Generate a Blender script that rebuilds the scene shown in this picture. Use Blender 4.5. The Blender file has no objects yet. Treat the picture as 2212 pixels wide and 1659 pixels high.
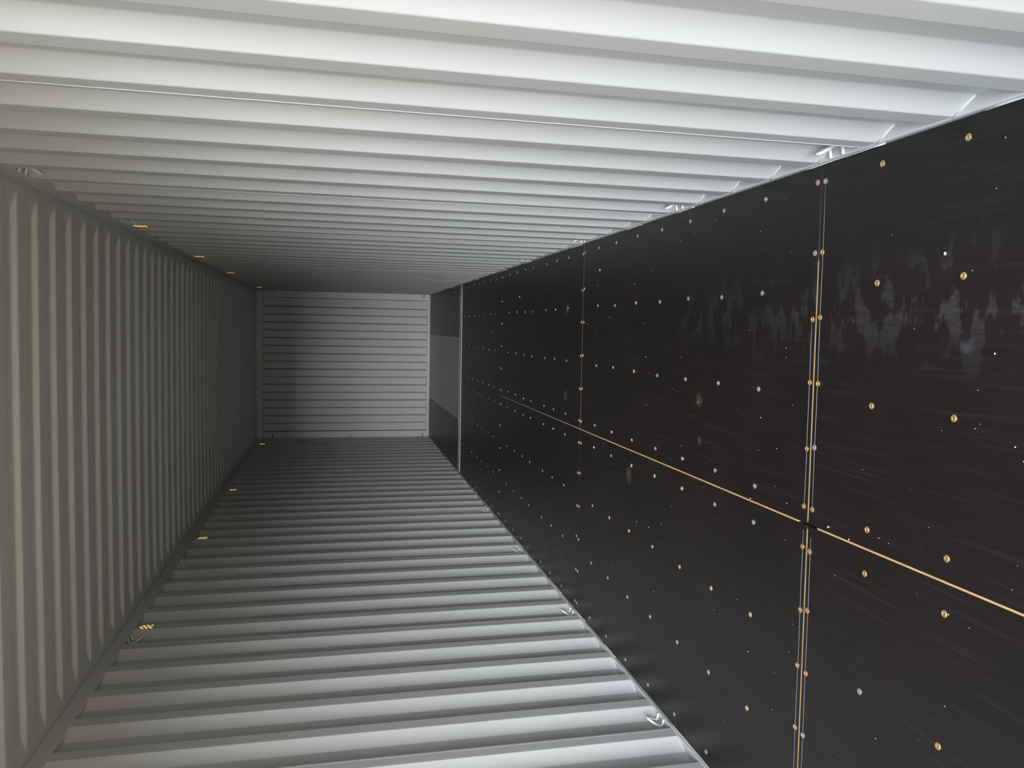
import bpy, bmesh, math, random
from mathutils import Matrix, Vector
random.seed(11)
scene = bpy.context.scene
COL = scene.collection

# ------------------------------------------------------------------ camera
# shipping container interior, photographed with the camera rolled a quarter turn:
# world X across the container, Y along it (away from the doors), Z up, floor at Z = 0
IMG_W = 2212.0
F_PX = 1682.97
R_RIGHT, R_DOWN, R_FWD = [[0.0183261, -0.2165299, -0.976104], [-0.9980576, -0.0621003, -0.0049625], [-0.0595419, 0.9742989, -0.2172473]]
cam_data = bpy.data.cameras.new('camera')
cam = bpy.data.objects.new('camera', cam_data)
COL.objects.link(cam)
cam_data.sensor_fit = 'HORIZONTAL'
cam_data.sensor_width = 36.0
cam_data.lens = F_PX / IMG_W * 36.0
cam_data.shift_x = 5.6424 / IMG_W
cam_data.shift_y = -16.6518 / IMG_W
cam_data.clip_start = 0.05
m3 = Matrix((R_RIGHT, [-v for v in R_DOWN], [-v for v in R_FWD])).transposed()
cam.matrix_world = Matrix.Translation((0.6208, 0.0, 1.508)) @ m3.to_4x4()
scene.camera = cam

# ------------------------------------------------------------------ world, sun, exposure
world = bpy.data.worlds.new('sky')
scene.world = world
world.use_nodes = True
bg = world.node_tree.nodes['Background']
bg.inputs[0].default_value = (0.80, 0.90, 1.0, 1)
bg.inputs[1].default_value = 3.1
sun_data = bpy.data.lights.new('sun', 'SUN')
sun_data.energy = 11.8
sun_data.color = (0.98, 0.985, 1.0)
sun_data.angle = math.radians(38.0)         # low sun veiled by haze
sun = bpy.data.objects.new('sun', sun_data)
COL.objects.link(sun)
sun.rotation_euler = (math.radians(90 - 20.4), 0, math.radians(2))    # behind the camera, shining in through the doors
vs = scene.view_settings
vs.view_transform = 'Standard'
vs.look = 'None'
vs.gamma = 1.0
vs.exposure = -0.2
vs.use_curve_mapping = False
scene.cycles.diffuse_bounces = 3

# ------------------------------------------------------------------ dimensions
FW = 1.165            # half width of the plywood floor
XI, XO = 1.169, 1.205  # inner and outer flats of the side walls
Y0, Y1 = 0.87, 12.86  # door opening, closed end
ZL = 0.014            # top of the bottom rail
ZR, ZC = 2.654, 2.724 # underside of the top rail, roof
SEAMS = (2.242, 4.682, 7.122, 9.50)
STRIP = (9.505, 9.625)
PITCH = {1: 0.2790, -1: 0.2830}
START = {1: 3.2225 - 0.2790 * 3.5, -1: 4.532 - 0.2830 * 5}

# ------------------------------------------------------------------ materials
def mat(name):
    m = bpy.data.materials.new(name)
    m.use_nodes = True
    nt = m.node_tree
    return m, nt, nt.nodes['Principled BSDF']

def node(nt, kind, **kw):
    n = nt.nodes.new(kind)
    for k, v in kw.items():
        if k.startswith('i_'):
            n.inputs[int(k[2:])].default_value = v
        else:
            setattr(n, k, v)
    return n

def world_pos(nt, scale=(1, 1, 1)):
    g = node(nt, 'ShaderNodeNewGeometry')
    mp = node(nt, 'ShaderNodeMapping')
    mp.inputs['Scale'].default_value = scale
    nt.links.new(g.outputs['Position'], mp.inputs['Vector'])
    return mp.outputs['Vector']

def noise(nt, vec, scale, detail=4.0, rough=0.55):
    n = node(nt, 'ShaderNodeTexNoise')
    n.inputs['Scale'].default_value = scale
    n.inputs['Detail'].default_value = detail
    n.inputs['Roughness'].default_value = rough
    nt.links.new(vec, n.inputs['Vector'])
    return n.outputs['Fac']

def ramp(nt, fac, stops):
    r = node(nt, 'ShaderNodeValToRGB')
    el = r.color_ramp.elements
    el[0].position, el[0].color = stops[0]
    el[1].position, el[1].color = stops[-1]
    for pos, c in stops[1:-1]:
        e = el.new(pos)
        e.color = c
    nt.links.new(fac, r.inputs['Fac'])
    return r.outputs['Color']

def grey(v):
    return (v, v, v, 1)

def mix_col(nt, fac, a, b):
    mx = node(nt, 'ShaderNodeMix', data_type='RGBA')
    nt.links.new(fac, mx.inputs[0])
    for s, v in ((6, a), (7, b)):
        if isinstance(v, tuple):
            mx.inputs[s].default_value = v
        else:
            nt.links.new(v, mx.inputs[s])
    return mx.outputs[2]

def math_n(nt, op, a, b=None, clamp=False):
    n = node(nt, 'ShaderNodeMath', operation=op, use_clamp=clamp)
    for i, v in enumerate((a, b)):
        if v is None:
            continue
        if isinstance(v, (int, float)):
            n.inputs[i].default_value = v
        else:
            nt.links.new(v, n.inputs[i])
    return n.outputs[0]

def bump(nt, bsdf, h, strength, dist):
    b = node(nt, 'ShaderNodeBump')
    b.inputs['Strength'].default_value = strength
    b.inputs['Distance'].default_value = dist
    nt.links.new(h, b.inputs['Height'])
    nt.links.new(b.outputs['Normal'], bsdf.inputs['Normal'])

def make_paint(name, col, rough=0.5):
    m, nt, b = mat(name)
    v = world_pos(nt)
    n = noise(nt, v, 1.7, 3)
    c = mix_col(nt, n, tuple(x * 0.95 for x in col) + (1,), tuple(min(1, x * 1.05) for x in col) + (1,))
    nt.links.new(c, b.inputs['Base Color'])
    r = noise(nt, v, 9.0, 3)
    nt.links.new(math_n(nt, 'MULTIPLY_ADD', r, 0.12), b.inputs['Roughness'])
    rr = [n for n in nt.nodes if n.type == 'MATH'][-1]
    rr.inputs[2].default_value = rough - 0.06
    bump(nt, b, noise(nt, v, 220.0, 2), 0.06, 0.001)
    return m

PAINT = make_paint('light_grey_container_paint', (0.50, 0.51, 0.508), 0.46)
RAILP = make_paint('light_grey_rail_paint', (0.50, 0.51, 0.508), 0.40)
SEALANT = make_paint('pale_grey_sealant', (0.62, 0.63, 0.62), 0.5)

def make_film(name):
    m, nt, b = mat(name)
    v = world_pos(nt)
    base = mix_col(nt, noise(nt, v, 2.2, 5), (0.0068, 0.0054, 0.0054, 1), (0.013, 0.0098, 0.0092, 1))
    oi = node(nt, 'ShaderNodeObjectInfo')
    # long fine streaks of the pressed film, along the sheet
    streak = noise(nt, world_pos(nt, (70, 2.2, 1)), 1.0, 3)
    sfac = math_n(nt, 'MULTIPLY', ramp(nt, streak, [(0.55, grey(0)), (0.78, grey(1))]), 0.16)
    base = mix_col(nt, sfac, base, (0.05, 0.045, 0.043, 1))
    # pale rubbed scuffs along the walked lane nearest the doors
    sep = node(nt, 'ShaderNodeSeparateXYZ')
    g = node(nt, 'ShaderNodeNewGeometry')
    nt.links.new(g.outputs['Position'], sep.inputs[0])
    wob = math_n(nt, 'MULTIPLY', noise(nt, v, 5.0, 2), 0.14)
    dx = math_n(nt, 'ABSOLUTE', math_n(nt, 'SUBTRACT', sep.outputs[0], 0.70))
    dx = math_n(nt, 'ADD', dx, wob)
    lane = math_n(nt, 'SUBTRACT', 1.0, math_n(nt, 'DIVIDE', dx, 0.26), True)
    ly = math_n(nt, 'SUBTRACT', 1.0, math_n(nt, 'DIVIDE', math_n(nt, 'SUBTRACT', sep.outputs[1], 1.2), 2.6), True)
    blot = ramp(nt, noise(nt, world_pos(nt, (7, 14, 1)), 1.0, 3, 0.6), [(0.52, grey(0)), (0.57, grey(1))])
    fine = ramp(nt, noise(nt, world_pos(nt, (140, 25, 1)), 1.0, 2), [(0.30, grey(0.35)), (0.65, grey(1))])
    sc = math_n(nt, 'MULTIPLY', math_n(nt, 'MULTIPLY', lane, ly), math_n(nt, 'MULTIPLY', blot, fine))
    sc = math_n(nt, 'MULTIPLY', sc, 0.30, True)
    base = mix_col(nt, sc, base, (0.14, 0.135, 0.14, 1))
    # scattered dusty smears over the whole floor
    sm = ramp(nt, noise(nt, world_pos(nt, (6, 9, 1)), 1.0, 6, 0.7), [(0.66, grey(0)), (0.80, grey(1))])
    base = mix_col(nt, math_n(nt, 'MULTIPLY', sm, 0.35), base, (0.085, 0.08, 0.08, 1))
    # a few brown smudges with a shape of their own
    for (sx, sy, rad, col) in ((0.765, 5.02, 0.055, (0.10, 0.075, 0.05, 1)), (0.19, 5.02, 0.06, (0.09, 0.07, 0.055, 1)),
                               (-0.13, 3.83, 0.06, (0.07, 0.065, 0.06, 1)), (0.335, 3.05, 0.045, (0.085, 0.06, 0.05, 1)),
                               (0.60, 1.62, 0.03, (0.05, 0.055, 0.06, 1)), (0.165, 3.03, 0.03, (0.07, 0.05, 0.045, 1))):
        ds = node(nt, 'ShaderNodeVectorMath', operation='DISTANCE')
        nt.links.new(g.outputs['Position'], ds.inputs[0])
        ds.inputs[1].default_value = (sx, sy, 0)
        d = math_n(nt, 'ADD', math_n(nt, 'DIVIDE', ds.outputs['Value'], rad), math_n(nt, 'MULTIPLY', noise(nt, v, 38.0, 4, 0.7), 1.6))
        fac = ramp(nt, d, [(0.45, grey(0.75)), (0.98, grey(0))])
        mp = [n for n in nt.nodes if n.type == 'VALTORGB'][-1]
        d2 = math_n(nt, 'MULTIPLY', d, 0.6)
        nt.links.new(d2, mp.inputs['Fac'])
        base = mix_col(nt, fac, base, col)
    # tiny specks of dust
    vo = node(nt, 'ShaderNodeTexVoronoi')
    vo.inputs['Scale'].default_value = 22.0
    nt.links.new(v, vo.inputs['Vector'])
    spk = math_n(nt, 'LESS_THAN', vo.outputs['Distance'], 0.045)
    few = math_n(nt, 'GREATER_THAN', vo.outputs['Color'], 0.72)
    base = mix_col(nt, math_n(nt, 'MULTIPLY', spk, few), base, (0.30, 0.28, 0.25, 1))
    nt.links.new(base, b.inputs['Base Color'])
    rr = math_n(nt, 'MULTIPLY_ADD', noise(nt, world_pos(nt, (30, 6, 1)), 1.0, 4), 0.16)
    nd = [n for n in nt.nodes if n.type == 'MATH'][-1]
    nd.inputs[2].default_value = 0.30
    rr = math_n(nt, 'ADD', rr, math_n(nt, 'MULTIPLY', oi.outputs['Random'], 0.03))
    nt.links.new(rr, b.inputs['Roughness'])
    b.inputs['Specular IOR Level'].default_value = 0.34
    bump(nt, b, noise(nt, world_pos(nt, (180, 60, 60)), 1.0, 2), 0.08, 0.001)
    return m

FILM = make_film('dark_brown_film_faced_plywood')

def make_simple(name, col, rough=0.5, metal=0.0, var=0.12, scale=20):
    m, nt, b = mat(name)
    n = noise(nt, world_pos(nt), scale, 4)
    c = mix_col(nt, n, tuple(x * (1 - var) for x in col) + (1,), tuple(min(1, x * (1 + var)) for x in col) + (1,))
    nt.links.new(c, b.inputs['Base Color'])
    b.inputs['Roughness'].default_value = rough
    b.inputs['Metallic'].default_value = metal
    return m

TAN = make_simple('tan_plywood_edge', (0.42, 0.27, 0.12), 0.6, var=0.35, scale=14)
TAN_DULL = make_simple('dusty_joint_filler', (0.30, 0.22, 0.16), 0.6, var=0.3, scale=14)
CHALK = make_simple('blue_grey_layout_line', (0.075, 0.082, 0.105), 0.5, var=0.3, scale=25)
ZINC = make_simple('bright_zinc', (0.46, 0.455, 0.45), 0.34, 0.8, 0.1, 90)
YZINC = make_simple('yellow_zinc', (0.58, 0.41, 0.19), 0.34, 0.8, 0.15, 90)
TZINC = make_simple('dull_tan_zinc', (0.40, 0.30, 0.21), 0.45, 0.45, 0.15, 90)
STEEL = make_simple('worn_grey_steel_plate', (0.34, 0.345, 0.355), 0.42, 0.0, 0.25, 3.5)
DARK = make_simple('dark_underfloor_steel', (0.03, 0.028, 0.027), 0.7)
CRUMB = make_simple('pale_sawdust', (0.62, 0.56, 0.46), 0.8, var=0.25, scale=200)
GRAVEL = make_simple('brown_gravel_yard', (0.56, 0.43, 0.26), 0.9, var=0.25, scale=6)
LITHOLE, _nt, _b = mat('daylight_through_vent_hole')
_b.inputs['Base Color'].default_value = (0.9, 0.6, 0.15, 1)
_b.inputs['Emission Color'].default_value = (1.0, 0.62, 0.13, 1)
_b.inputs['Emission Strength'].default_value = 1.15

# ------------------------------------------------------------------ helpers
def obj(name, me, m=None, parent=None):
    if m is not None and not me.materials:
        me.materials.append(m)
    o = bpy.data.objects.new(name, me)
    COL.objects.link(o)
    if parent is not None:
        o.parent = parent
    return o

def pydata(name, verts, faces):
    me = bpy.data.meshes.new(name)
    me.from_pydata(verts, [], faces)
    bm = bmesh.new()
    bm.from_mesh(me)
    bmesh.ops.recalc_face_normals(bm, faces=bm.faces)
    bm.to_mesh(me)
    bm.free()
    me.update()
    return me

def box_mesh(name, x0, x1, y0, y1, z0, z1, bev=0.0, seg=2):
    bm = bmesh.new()
    r = bmesh.ops.create_cube(bm, size=1.0)
    for v in r['verts']:
        v.co = Vector(((x0 + x1) / 2 + v.co.x * (x1 - x0), (y0 + y1) / 2 + v.co.y * (y1 - y0), (z0 + z1) / 2 + v.co.z * (z1 - z0)))
    if bev > 0:
        bmesh.ops.bevel(bm, geom=bm.edges[:] + bm.verts[:], offset=bev, segments=seg, affect='EDGES', profile=0.5)
    me = bpy.data.meshes.new(name)
    bm.to_mesh(me)
    bm.free()
    return me

def tube_mesh(name, pts, rad, nseg=10):
    """round bar along a smooth polyline; rad may be a list"""
    P = [Vector(p) for p in pts]
    verts, faces = [], []
    up = Vector((0.13, 0.2, 0.97)).normalized()
    for i, p in enumerate(P):
        t = (P[min(i + 1, len(P) - 1)] - P[max(i - 1, 0)]).normalized()
        a = t.cross(up)
        if a.length < 1e-4:
            a = t.cross(Vector((1, 0, 0)))
        a.normalize()
        if i and a.dot(prev) < 0:
            a = -a
        prev = a
        b = t.cross(a).normalized()
        r = rad[i] if isinstance(rad, (list, tuple)) else rad
        for k in range(nseg):
            an = 2 * math.pi * k / nseg
            verts.append(tuple(p + a * (r * math.cos(an)) + b * (r * math.sin(an))))
    for i in range(len(P) - 1):
        for k in range(nseg):
            k2 = (k + 1) % nseg
            faces.append((i * nseg + k, i * nseg + k2, (i + 1) * nseg + k2, (i + 1) * nseg + k))
    faces.append(tuple(range(nseg)))
    faces.append(tuple((len(P) - 1) * nseg + k for k in range(nseg)))
    me = pydata(name, verts, faces)
    for f in me.polygons:
        f.use_smooth = len(f.vertices) == 4
    return me

def smooth_path(ctrl, n=6):
    """Catmull-Rom through control points"""
    C = [Vector(c) for c in ctrl]
    C = [C[0] * 2 - C[1]] + C + [C[-1] * 2 - C[-2]]
    out = []
    for i in range(1, len(C) - 2):
        p0, p1, p2, p3 = C[i - 1:i + 3]
        for k in range(n):
            t = k / n
            out.append(0.5 * ((2 * p1) + (p2 - p0) * t + (2 * p0 - 5 * p1 + 4 * p2 - p3) * t * t + (3 * p1 - p0 - 3 * p2 + p3) * t ** 3))
    out.append(C[-2])
    return out

def structure(name, label, category):
    o = bpy.data.objects.new(name, None)
    o.empty_display_size = 0.2
    COL.objects.link(o)
    o['kind'] = 'structure'
    o['label'] = label
    o['category'] = category
    return o

def fillet(poly, r, n=3):
    """round the corners of an open 2-D polyline"""
    out = [poly[0]]
    for i in range(1, len(poly) - 1):
        p, a, b = Vector(poly[i]), Vector(poly[i - 1]), Vector(poly[i + 1])
        d = min(r, (a - p).length * 0.45, (b - p).length * 0.45)
        s, e = p + (a - p).normalized() * d, p + (b - p).normalized() * d
        for k in range(n + 1):
            t = k / n
            out.append(tuple((1 - t) ** 2 * s + 2 * t * (1 - t) * p + t * t * e))
    out.append(poly[-1])
    return out

# ------------------------------------------------------------------ yard outside the doors
g = obj('ground', box_mesh('ground', -40, 40, -45, 14, -0.36, -0.16), GRAVEL)
g['kind'] = 'structure'
g['label'] = 'brown gravel yard outside the open container doors'
g['category'] = 'ground'

# ------------------------------------------------------------------ floor
floor = structure('floor', 'dark brown plywood container floor screwed down in sheets', 'floor')
obj('underfloor_plate', box_mesh('underfloor_plate', -FW - 0.02, FW + 0.02, Y0, Y1 + 0.04, -0.16, -0.032), DARK, floor)

GAP = 0.0028
rows_y = (Y0 + 0.02,) + SEAMS
panels = []
for side in (1, -1):
    for i in range(4):
        ya, yb = rows_y[i] + GAP, rows_y[i + 1] - GAP
        xa, xb = (0.0022 + GAP, FW - 0.003) if side > 0 else (-FW + 0.003, 0.0022 - GAP)
        dz = random.uniform(-0.0006, 0.0)
        cx, cy = (xa + xb) / 2, (ya + yb) / 2
        me = box_mesh('floor_panel', xa - cx, xb - cx, ya - cy, yb - cy, -0.028, dz, 0.0012, 1)
        o = obj('floor_panel', me, FILM, floor)
        o.location = (cx, cy, 0)
        panels.append((xa, xb, ya, yb, o, dz))
# beside the sunken steel plate of the tunnel at the closed end
for (xa, xb, ya, yb) in ((0.522, FW - 0.003, STRIP[1] + 0.004, Y1 - 0.003), (-FW + 0.003, -0.53, STRIP[1] + 0.004, 11.235),
                         (-FW + 0.003, -0.53, 11.243, Y1 - 0.003)):
    cx, cy = (xa + xb) / 2, (ya + yb) / 2
    o = obj('floor_panel', box_mesh('floor_panel', xa - cx, xb - cx, ya - cy, yb - cy, -0.028, 0.0, 0.0012, 1), FILM, floor)
    o.location = (cx, cy, 0)
    panels.append((xa, xb, ya, yb, o, 0.0))
o = obj('steel_plate', box_mesh('steel_plate', -0.526, 0.518, STRIP[1] + 0.004, Y1 - 0.003, -0.028, -0.001, 0.001, 1), STEEL, floor)
o['label'] = 'worn grey steel floor plate at the far end'
o = obj('threshold_bar', box_mesh('threshold_bar', -FW + 0.003, FW - 0.003, STRIP[0], STRIP[1], -0.028, 0.004, 0.002, 1), STEEL, floor)
o['label'] = 'grey steel strip across the floor'
for yy in (STRIP[0] - 0.002, STRIP[1] + 0.002):
    obj('sealant_bead', tube_mesh('sealant_bead', [(x, yy + 0.003 * math.sin(9 * x), 0.001) for x in [-1.16 + 0.06 * k for k in range(39)]], 0.0055, 6), SEALANT, floor)

def strip_mesh(x0, x1, y0, y1, z):
    return box_mesh('joint_strip', x0, x1, y0, y1, -0.02, z)

# tan plywood edges showing in the joints
obj('joint_strip', strip_mesh(-1.160, -0.012, SEAMS[0] - GAP, SEAMS[0] + GAP, -0.0010), TAN, floor)
obj('joint_strip', strip_mesh(0.012, 0.86, SEAMS[0] - GAP, SEAMS[0] + GAP, -0.0010), TAN, floor)
obj('joint_strip', strip_mesh(0.86, 1.160, SEAMS[0] - GAP, SEAMS[0] + GAP, -0.004), TAN_DULL, floor)
obj('joint_strip', strip_mesh(0.004, 1.160, SEAMS[1] - GAP, SEAMS[1] + GAP, -0.0010), TAN_DULL, floor)
obj('joint_strip', strip_mesh(-1.160, 0.0, SEAMS[1] - GAP, SEAMS[1] + GAP, -0.005), TAN_DULL, floor)
obj('joint_strip', strip_mesh(-1.160, 1.160, SEAMS[2] - GAP, SEAMS[2] + GAP, -0.006), DARK, floor)
for (ya, yb, m) in ((Y0 + 0.02, 2.19, TAN), (2.30, 4.68, TAN), (4.685, 7.12, TAN_DULL), (7.125, 9.50, DARK)):
    obj('joint_strip', strip_mesh(0.0022 - GAP, 0.0022 + GAP, ya, yb, -0.0010), m, floor)

# fine layout lines drawn along the screw rows of the first joint
for (x0, x1, dy) in ((0.055, 1.105, -0.021), (0.055, 0.66, 0.022), (-1.15, -0.035, -0.021), (-1.15, -0.02, 0.022)):
    pts = [(x0 + (x1 - x0) * k / 12, SEAMS[0] + dy + 0.0007 * math.sin(5 * k + dy * 90), -0.0002) for k in range(13)]
    obj('layout_line', tube_mesh('layout_line', pts, 0.0011, 6), CHALK, floor)

# ------------------------------------------------------------------ floor screws
def screw_mesh(m):
    n = 12
    prof = [(0.0098, -0.001), (0.0098, 0.0010), (0.0080, 0.0024), (0.0050, 0.0026), (0.0034, 0.0010), (0.0, 0.0008)]
    verts, faces = [], []
    for ri, (r, z) in enumerate(prof[:-1]):
        for k in range(n):
            a = 2 * math.pi * k / n
            rr = r * (1.25 if (ri == 3 and k % 3 == 0) else (0.75 if ri == 3 else 1.0))
            verts.append((rr * math.cos(a), rr * math.sin(a), z))
    for ri in range(len(prof) - 2):
        for k in range(n):
            k2 = (k + 1) % n
            faces.append((ri * n + k, ri * n + k2, (ri + 1) * n + k2, (ri + 1) * n + k))
    verts.append((0, 0, prof[-1][1]))
    for k in range(n):
        faces.append(((len(prof) - 2) * n + k, (len(prof) - 2) * n + (k + 1) % n, len(verts) - 1))
    me = pydata('screw', verts, faces)
    me.materials.append(m)
    return me

SCREWS = [screw_mesh(m) for m in (ZINC, YZINC, TZINC)]
CROSS_X = (1.110, 0.770, 0.418, 0.062, -0.074, -0.423, -0.773, -1.112)
JOINT_X = (1.110, 0.883, 0.677, 0.468, 0.258, 0.057, -0.080, -0.278, -0.489, -0.697, -0.905, -1.110)
ROWS = (1.030, 1.338, 1.647, 1.955, 2.573, 2.882, 3.188, 3.494, 3.800, 4.108, 4.402, 5.011, 5.303, 5.566, 5.966, 6.220, 6.512, 6.822,
        7.420, 7.700, 8.050, 8.330, 8.640, 8.950, 9.260)
spots = [(x, y) for y in ROWS for x in CROSS_X]
for s in SEAMS[:3]:
    for x in JOINT_X:
        spots += [(x, s - 0.020), (x + random.uniform(-0.008, 0.008), s + 0.022)]
for y in (10.1, 10.9, 11.8, 12.5):
    spots += [(1.09, y), (-1.09, y)]
for (x, y) in spots:
    x += random.uniform(-0.004, 0.004)
    y += random.uniform(-0.004, 0.004)
    own = None
    for (xa, xb, ya, yb, po, dz) in panels:
        if xa <= x <= xb and ya <= y <= yb:
            own = (po, dz)
    if own is None:
        continue
    if y < 2.30:
        kind = 1 if (random.random() < 0.8 or abs(y - SEAMS[0]) > 0.1) else 0
        if y > 2.1 and x > 1.0:
            kind = 2 if y > SEAMS[0] else 0
        if y > 2.1 and 0.8 < x < 1.0:
            kind = 0 if y > SEAMS[0] else 1
        if abs(y - 1.955) < 0.05 and x < -0.3:
            kind = 0
    elif x > -0.02:
        kind = 0 if random.random() < 0.88 else 2
    else:
        kind = 2 if random.random() < (0.35 if x > -0.3 else 0.8) else 0
    if abs(y - SEAMS[1]) < 0.1 or abs(y - SEAMS[2]) < 0.1:
        kind = 2
    so = bpy.data.objects.new('screw', SCREWS[kind])
    COL.objects.link(so)
    so.parent = own[0]
    so.location = (x - own[0].location.x, y - own[0].location.y, own[1] + random.uniform(0.0, 0.0006))
    so.rotation_euler = (random.uniform(-0.04, 0.04), random.uniform(-0.04, 0.04), random.uniform(0, 3.1))

# ------------------------------------------------------------------ side walls
def wall_profile(side):
    """points (y, inset) along the wall, 0 = inner flat, 1 = outer flat"""
    p, s = PITCH[side], START[side]
    fl, sl = 0.071, p / 2 - 0.071
    k = math.floor((Y0 - s) / p) - 1
    pts = []
    while True:
        y = s + k * p
        if y > Y1 + 0.5:
            break
        pts += [(y, 0.0), (y + fl, 0.0), (y + fl + sl, 1.0), (y + fl + sl + fl, 1.0)]
        k += 1
    return pts

def clip_profile(pts, a, b):
    out = []
    for (p, q) in zip(pts, pts[1:]):
        if q[0] <= a or p[0] >= b:
            continue
        def at(y):
            t = (y - p[0]) / (q[0] - p[0])
            return (y, p[1] + (q[1] - p[1]) * t)
        s = p if p[0] >= a else at(a)
        e = q if q[0] <= b else at(b)
        if not out:
            out.append(s)
        out.append(e)
    return out

def sheet_from_profile(name, prof, side, z0, z1, th=0.0022):
    n = len(prof)
    verts, faces = [], []
    for off in (0.0, th):
        for (y, d) in prof:
            x = side * (XI + (XO - XI) * d + off)
            verts += [(x, y, z0), (x, y, z1)]
    for i in range(n - 1):
        faces.append((2 * i, 2 * i + 2, 2 * i + 3, 2 * i + 1))
        o = 2 * n
        faces.append((o + 2 * i, o + 2 * i + 1, o + 2 * i + 3, o + 2 * i + 2))
        faces.append((2 * i, o + 2 * i, o + 2 * i + 2, 2 * i + 2))
        faces.append((2 * i + 1, 2 * i + 3, o + 2 * i + 3, o + 2 * i + 1))
    o = 2 * n
    faces.append((0, 1, o + 1, o))
    e = 2 * (n - 1)
    faces.append((e, o + e, o + e + 1, e + 1))
    return pydata(name, verts, faces)

def side_wall(side, name, label):
    root = structure(name, label, 'wall')
    prof = wall_profile(side)
    p = PITCH[side]
    # sheets of four or five waves, butt welded on an inner flat
    cuts = [Y0]
    first = START[side] + 0.060 - (p if side > 0 else 0)
    k = -8
    while first + k * 5 * p < Y1:
        c = first + k * 5 * p
        if c > Y0 + 0.3:
            cuts.append(c)
        k += 1
    if Y1 - cuts[-1] < 0.25:
        cuts.pop()
    cuts.append(Y1 + 0.03)
    for a, b in zip(cuts, cuts[1:]):
        pr = fillet([(y, d * (XO - XI)) for (y, d) in clip_profile(prof, a, b)], 0.0035, 2)
        pr = [(y, d / (XO - XI)) for (y, d) in pr]
        obj('wall_sheet', sheet_from_profile('wall_sheet', pr, side, ZL, ZR), PAINT, root)
    for c in cuts[1:-1]:
        pts = [(side * (XI + 0.0002), c + 0.0008 * math.sin(z * 40), z) for z in [ZL + (ZR - ZL) * q / 60 for q in range(61)]]
        obj('weld_bead', tube_mesh('weld_bead', pts, 0.0016 if side > 0 else 0.0008, 6), RAILP, root)
    x0, x1 = sorted((side * (FW + 0.001), side * 1.262))
    obj('bottom_rail', box_mesh('bottom_rail', x0, x1, Y0, Y1 + 0.03, -0.155, ZL, 0.003, 2), RAILP, root)
    x0, x1 = sorted((side * XI, side * 1.229))
    obj('top_rail', box_mesh('top_rail', x0, x1, Y0, Y1 + 0.03, ZR, ZC + 0.004, 0.004, 2), RAILP, root)
    # sealant run between rail and plywood, a little wavy and broken
    y = Y0 + 0.05
    while y < Y1 - 0.3:
        ln = random.uniform(0.10, 0.5) if y > 1 else 0.68
        e = min(y + ln, Y1 - 0.02)
        nn = max(8, int((e - y) / 0.05))
        r = random.uniform(0.0020, 0.0032) if y > 1 else 0.0045
        pts = [(side * (FW - 0.001 + 0.0008 * math.sin(q * 1.7)), y + (e - y) * q / nn, 0.0015) for q in range(nn + 1)]
        obj('sealant_bead', tube_mesh('sealant_bead', pts, [r * (0.8 + 0.25 * math.sin(q * 0.9 + y)) for q in range(nn + 1)], 6), SEALANT, root)
        y = e + random.uniform(0.25, 1.2)
    # fillet welds where the sloped faces stand on the bottom rail
    fl, sl = 0.071, p / 2 - 0.071
    k = math.floor((Y0 - START[side]) / p)
    bead = None
    while True:
        ys = START[side] + k * p
        k += 1
        if ys > Y1 - 0.05:
            break
        if ys - sl < Y0 + 0.02:
            continue
        if bead is None:
            bead = tube_mesh('weld_fillet', [(side * (XO - XI), -sl, 0), (side * (XO - XI) * 0.5, -sl * 0.5, 0), (0, 0, 0)], 0.0042 if side > 0 else 0.0022, 6)
            bead.materials.append(SEALANT)
        o = bpy.data.objects.new('weld_fillet', bead)
        COL.objects.link(o)
        o.parent = root
        o.location = (side * XI, ys, ZL)
    return root

wall_right = side_wall(1, 'wall_right', 'light grey corrugated steel side wall along the top of the photo')
wall_left = side_wall(-1, 'wall_left', 'light grey corrugated steel side wall along the bottom of the photo')

# ------------------------------------------------------------------ roof
ceiling = structure('ceiling', 'light grey corrugated steel roof with ribs across, at the left of the photo', 'ceiling')
RP, RS = 0.2135, 3.421      # rib pitch, centre of one door-facing slope
RD = 0.021
def roof_profile():
    fl = 0.091
    sl = RP / 2 - fl
    k = math.floor((Y0 - RS) / RP) - 1
    pts = []
    while RS + k * RP < Y1 + 0.5:
        c = RS + k * RP
        pts += [(c - sl / 2, 1.0), (c + sl / 2, 0.0), (c + sl / 2 + fl, 0.0), (c + sl * 1.5 + fl, 1.0)]
        k += 1
    return pts

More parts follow.
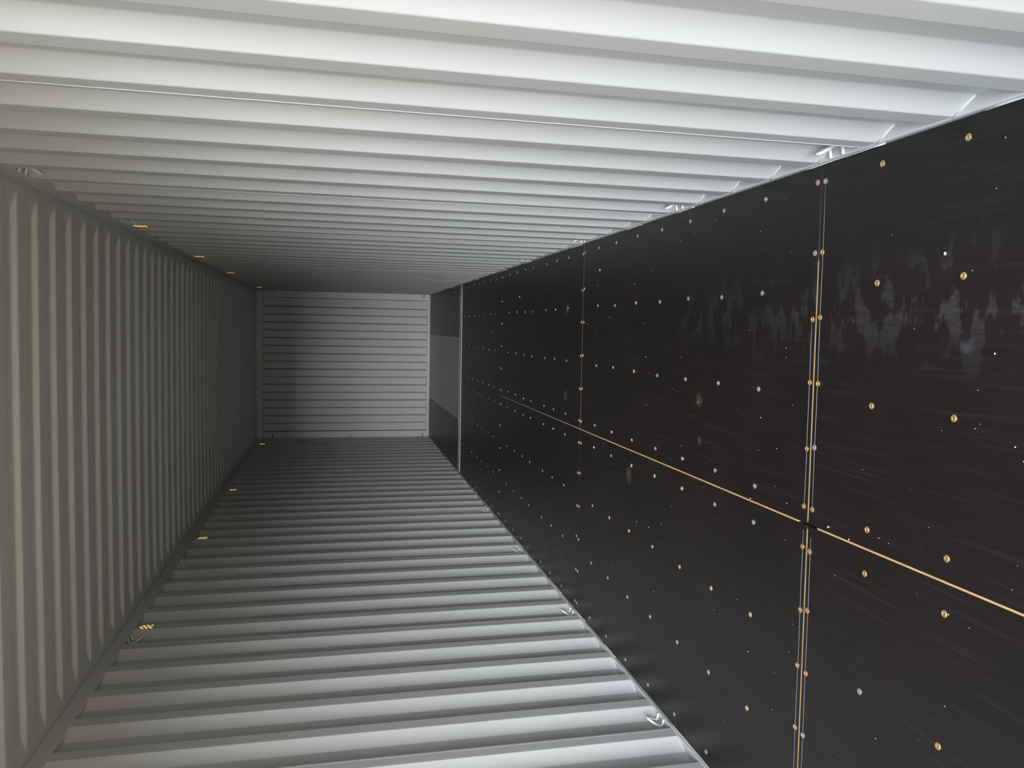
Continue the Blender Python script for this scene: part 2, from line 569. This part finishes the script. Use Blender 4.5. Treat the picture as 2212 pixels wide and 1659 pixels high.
RPROF = roof_profile()
cuts = [Y0]
c = RS + 0.05 - 12 * RP
while c < Y1 - 0.3:
    if c > Y0 + 0.3:
        cuts.append(c)
    c += 5 * RP
cuts.append(Y1 + 0.03)
XS = [-1.20, -1.150, -1.135, -1.118, -1.100, -1.080, -1.060, -1.040]
XS = XS + [-0.7, -0.25, 0.25, 0.7] + [-x for x in reversed(XS)]
_am = [0, 0, 0.05, 0.2, 0.46, 0.74, 0.93, 1]
AMP = _am + [1, 1, 1, 1] + _am[::-1]
for a, b in zip(cuts, cuts[1:]):
    pr = fillet([(y, d * RD) for (y, d) in clip_profile(RPROF, a, b)], 0.006, 3)
    n = len(pr)
    verts, faces = [], []
    for off in (0.0, 0.002):
        for x, am in zip(XS, AMP):
            crown = 0.006 * (1 - (x / 1.2) ** 2)
            for (y, d) in pr:
                verts.append((x, y, ZC + 0.004 + crown + d * am + off))
    nx = len(XS)
    for layer in (0, 1):
        o = layer * nx * n
        for i in range(nx - 1):
            for j in range(n - 1):
                q = (o + i * n + j, o + i * n + j + 1, o + (i + 1) * n + j + 1, o + (i + 1) * n + j)
                faces.append(q)
    o = nx * n
    for j in range(n - 1):
        faces.append((j, j + 1, o + j + 1, o + j))
        e = (nx - 1) * n
        faces.append((e + j, e + j + 1, o + e + j + 1, o + e + j))
    for i in range(nx - 1):
        for j in (0, n - 1):
            faces.append((i * n + j, (i + 1) * n + j, o + (i + 1) * n + j, o + i * n + j))
    obj('roof_sheet', pydata('roof_sheet', verts, faces), PAINT, ceiling)

# ------------------------------------------------------------------ closed end
wall_back = structure('wall_back', 'light grey ribbed steel end wall at the far end of the container', 'wall')
PXW = 1.066
lines = [0.927 - 0.1243 * i for i in range(16)]
prof = [(PXW, 1.0)]
for i, xl in enumerate(lines):
    d0, d1 = (1.0, 0.0) if i % 2 == 0 else (0.0, 1.0)
    prof += [(xl + 0.010, d0), (xl - 0.010, d1)]
prof.append((-PXW, 1.0))
prof = [(PXW, 2.4)] + prof + [(-PXW, 2.4)]
prof = fillet([(x, d * 0.05) for (x, d) in prof], 0.004, 2)
n = len(prof)
verts, faces = [], []
for off in (0, 0.002):
    for (x, d) in prof:
        verts += [(x, Y1 + d + off, 0.045), (x, Y1 + d + off, 2.645)]
for i in range(n - 1):
    o = 2 * n
    faces += [(2 * i, 2 * i + 1, 2 * i + 3, 2 * i + 2), (o + 2 * i, o + 2 * i + 2, o + 2 * i + 3, o + 2 * i + 1),
              (2 * i, 2 * i + 2, o + 2 * i + 2, o + 2 * i), (2 * i + 1, o + 2 * i + 1, o + 2 * i + 3, 2 * i + 3)]
faces += [(0, 2 * n, 2 * n + 1, 1), (2 * n - 2, 2 * n - 1, 4 * n - 1, 4 * n - 2)]
obj('end_sheet', pydata('end_sheet', verts, faces), PAINT, wall_back)
obj('header', box_mesh('header', -1.075, 1.075, Y1 - 0.012, Y1 + 0.10, 2.642, ZC + 0.03, 0.003, 2), RAILP, wall_back)
obj('sill', box_mesh('sill', -1.19, 1.19, Y1 - 0.006, Y1 + 0.10, -0.05, 0.046, 0.003, 2), RAILP, wall_back)
for s in (1, -1):
    x0, x1 = sorted((s * 1.072, s * 1.19))
    # corner post with three lashing slots sunk into its face
    bm = bmesh.new()
    zs = [0.0, 0.094, 0.124, 1.265, 1.295, 2.467, 2.497, 2.636]
    xa, xb = s * 1.072, s * 1.19
    xm = s * 1.112
    yf, yd = Y1 - 0.012, Y1 + 0.11
    def quad(*c):
        bm.faces.new([bm.verts.new(p) for p in c])
    for i in range(7):
        z0, z1 = zs[i], zs[i + 1]
        if i % 2 == 0:
            quad((xa, yf, z0), (xb, yf, z0), (xb, yf, z1), (xa, yf, z1))
        else:
            quad((xa, yf, z0), (xm, yf, z0), (xm, yf, z1), (xa, yf, z1))
            quad((xm, yd, z0), (xb, yd, z0), (xb, yd, z1), (xm, yd, z1))
            quad((xm, yf, z0), (xm, yd, z0), (xm, yd, z1), (xm, yf, z1))
            quad((xm, yf, z0), (xb, yf, z0), (xb, yd, z0), (xm, yd, z0))
            quad((xm, yf, z1), (xb, yf, z1), (xb, yd, z1), (xm, yd, z1))
        quad((xa, yf, z0), (xa, Y1 + 0.11, z0), (xa, Y1 + 0.11, z1), (xa, yf, z1))
    bmesh.ops.remove_doubles(bm, verts=bm.verts[:], dist=1e-5)
    bmesh.ops.recalc_face_normals(bm, faces=bm.faces[:])
    me = bpy.data.meshes.new('corner_post')
    bm.to_mesh(me)
    bm.free()
    obj('corner_post', me, RAILP, wall_back)
    obj('corner_post_back', box_mesh('corner_post_back', x0, x1, Y1 + 0.112, Y1 + 0.15, 0.0, 2.64), RAILP, wall_back)
    obj('corner_block', box_mesh('corner_block', x0, x1, Y1 - 0.020, Y1 + 0.10, 2.642, ZC + 0.03, 0.004, 2), RAILP, wall_back)

obj('light_leak_backing', box_mesh('light_leak_backing', -1.25, 1.25, Y1 + 0.152, Y1 + 0.17, -0.16, 2.80), RAILP, wall_back)  # added backing, unseen, blocks daylight leaking through post gaps and slots
for s in (1, -1):
    x0, x1 = sorted((s * 1.19, s * 1.25))
    obj('light_leak_side', box_mesh('light_leak_side', x0, x1, Y1 + 0.02, Y1 + 0.152, -0.16, 2.80), RAILP, wall_back)  # added side pieces closing the same light leaks beside the corner posts

# ------------------------------------------------------------------ door frame behind the camera
frame = structure('trim_1', 'light grey steel door frame at the open end', 'door frame')
obj('sill', box_mesh('sill', -1.262, 1.262, Y0 - 0.08, Y0, -0.16, 0.0, 0.004, 2), RAILP, frame)
obj('header', box_mesh('header', -1.229, 1.229, Y0 - 0.10, Y0, 2.60, ZC + 0.05, 0.004, 2), RAILP, frame)
for s in (1, -1):
    x0, x1 = sorted((s * 1.155, s * 1.262))
    obj('post', box_mesh('post', x0, x1, Y0 - 0.10, Y0, 0.0, 2.60, 0.004, 2), RAILP, frame)

# ------------------------------------------------------------------ lashing rings
def ring_mesh(side, flip):
    """bar bent to a hoop: two short feet on the rail lip, legs back into the valley, hoop leaning out again"""
    h = 0.030
    c = [(-0.004, -h, 0.002), (0.012, -h, 0.004), (0.026, -h, 0.010), (0.022, -h, 0.030), (0.010, -h * 0.86, 0.050),
         (0.001, -h * 0.45, 0.064), (-0.001, 0, 0.068)]
    c = c + [(x, -y, z) for (x, y, z) in reversed(c[:-1])]
    pts = [(side * p.x, p.y, p.z * (-1 if flip else 1)) for p in smooth_path(c, 5)]
    rad = [0.0058] * len(pts)
    for i in range(4):
        rad[i] = rad[-1 - i] = 0.0038 + 0.0006 * i
    me = tube_mesh('lashing_ring', pts, rad, 10)
    me.materials.append(SEALANT)
    return me

ORD = ('nearest', 'second', 'third', 'fourth', 'fifth', 'sixth', 'seventh', 'eighth')
def valley(side, y):
    p = PITCH[side]
    k = round((y - (START[side] - (p / 2 - 0.071) - 0.0355)) / p)
    return START[side] + k * p - (p / 2 - 0.071) - 0.0355

def ordinal(i):
    return 'nearest camera' if i == 0 else ORD[i] + ' from camera'

for side, where, low, high in ((1, 'top', (2.14, 3.24, 4.70, 6.10, 7.42, 8.86, 10.2), (3.20, 4.62, 6.02, 7.40)),
                               (-1, 'bottom', (3.28, 4.68, 6.10, 7.49, 8.88, 10.3, 11.7), (4.66, 6.06, 7.46, 8.86))):
    for ys, flip in ((low, False), (high, True)):
        me = ring_mesh(side, flip)
        for i, y in enumerate(ys):
            o = bpy.data.objects.new('lashing_ring', me)
            COL.objects.link(o)
            o.location = (side * (XI + 0.002), valley(side, y), (ZR - 0.003) if flip else (ZL + 0.003))
            near = 'beside dark floor' if not flip else 'under roof rail'
            o['label'] = 'grey lashing ring %s, %s wall of photo, %s' % (near, where, ordinal(i))
            o['category'] = 'lashing ring'
            o['group'] = 'lashing rings on the %s wall, %s' % (where, near)

# ------------------------------------------------------------------ vents: small staggered holes letting daylight in
def disc(name, r, th, n=10):
    v, f = [], []
    for x in (0.0, th):
        for k in range(n):
            a = 2 * math.pi * k / n
            v.append((x, r * math.cos(a), r * math.sin(a)))
    f.append(tuple(range(n)))
    f.append(tuple(n + k for k in range(n)))
    for k in range(n):
        f.append((k, (k + 1) % n, n + (k + 1) % n, n + k))
    return pydata(name, v, f)

HOLE = disc('vent_hole', 0.0066, 0.003)
HOLE.materials.append(LITHOLE)
PLATE = box_mesh('vent_plate', -0.0008, 0.0008, -0.034, 0.034, -0.048, 0.048, 0.0005, 1)
PLATE.materials.append(PAINT)
for side, where, ys in ((1, 'top', (4.792, 6.745, 8.698, 11.767)), (-1, 'bottom', (4.85, 6.831, 8.812, 12.208))):
    for i, y in enumerate(ys):
        t = bpy.data.objects.new('air_vent', None)
        t.empty_display_size = 0.05
        COL.objects.link(t)
        t.location = (side * (XI - 0.0006), y, 2.593)
        t['label'] = 'small vent with glowing yellow holes, %s wall of photo, %s' % (where, ordinal(i))
        t['category'] = 'vent'
        t['group'] = 'air vents on the %s wall' % where
        o = bpy.data.objects.new('vent_plate', PLATE)
        COL.objects.link(o)
        o.parent = t
        for (dy, dz) in ((-0.020, -0.030), (-0.020, -0.006), (-0.020, 0.018), (0.0, -0.018), (0.0, 0.006), (0.0, 0.030),
                         (0.020, -0.030), (0.020, -0.006), (0.020, 0.018)):
            o = bpy.data.objects.new('vent_hole', HOLE)
            COL.objects.link(o)
            o.parent = t
            o.location = (-0.0022 if side > 0 else -0.0008, dy, dz)

# ------------------------------------------------------------------ crumbs on the floor
bm = bmesh.new()
def crumb(x, y, r):
    ret = bmesh.ops.create_icosphere(bm, subdivisions=1, radius=r)
    sx, sy, sz = random.uniform(0.6, 1.5), random.uniform(0.6, 1.5), random.uniform(0.4, 0.8)
    for v in ret['verts']:
        v.co = Vector((x + v.co.x * sx * random.uniform(0.8, 1.2), y + v.co.y * sy, 0.0002 + r * sz + v.co.z * sz))
for _ in range(150):
    crumb(random.uniform(-1.1, 1.12), 1.2 + 3.4 * random.random() ** 1.3, random.choice((0.0008, 0.001, 0.0012, 0.0016)))
for (x, y, r) in ((0.0235, 2.13, 0.0035), (0.0105, 2.03, 0.0022), (0.012, 2.60, 0.0025), (0.98, 4.37, 0.006), (0.90, 6.41, 0.008), (0.60, 7.6, 0.006),
                  (0.05, 1.90, 0.002)):
    crumb(x, y, r)
me = bpy.data.meshes.new('sawdust_crumbs')
bm.to_mesh(me)
bm.free()
o = obj('sawdust_crumbs', me, CRUMB)
o['kind'] = 'stuff'
o['label'] = 'pale sawdust crumbs scattered over the dark plywood floor'
o['category'] = 'sawdust'

# one torn paper scrap lying among them
sc = pydata('paper_scrap', [(-0.007, -0.005, 0), (0.006, -0.006, 0.0006), (0.008, 0.002, 0.003), (0.001, 0.007, 0.001), (-0.006, 0.004, 0.002),
                            (-0.007, -0.005, 0.0008), (0.006, -0.006, 0.0014), (0.008, 0.002, 0.0038), (0.001, 0.007, 0.0018), (-0.006, 0.004, 0.0028)],
            [(0, 1, 2, 3, 4), (5, 6, 7, 8, 9), (0, 1, 6, 5), (1, 2, 7, 6), (2, 3, 8, 7), (3, 4, 9, 8), (4, 0, 5, 9)])
o = obj('paper_scrap', sc, make_simple('white_scrap', (0.85, 0.85, 0.83), 0.7, var=0.05))
o.location = (0.834, 1.706, 0.0004)
o.scale = (0.55, 0.55, 0.55)
o['label'] = 'tiny white scrap lying on the dark floor near two yellow screws'
o['category'] = 'scrap'
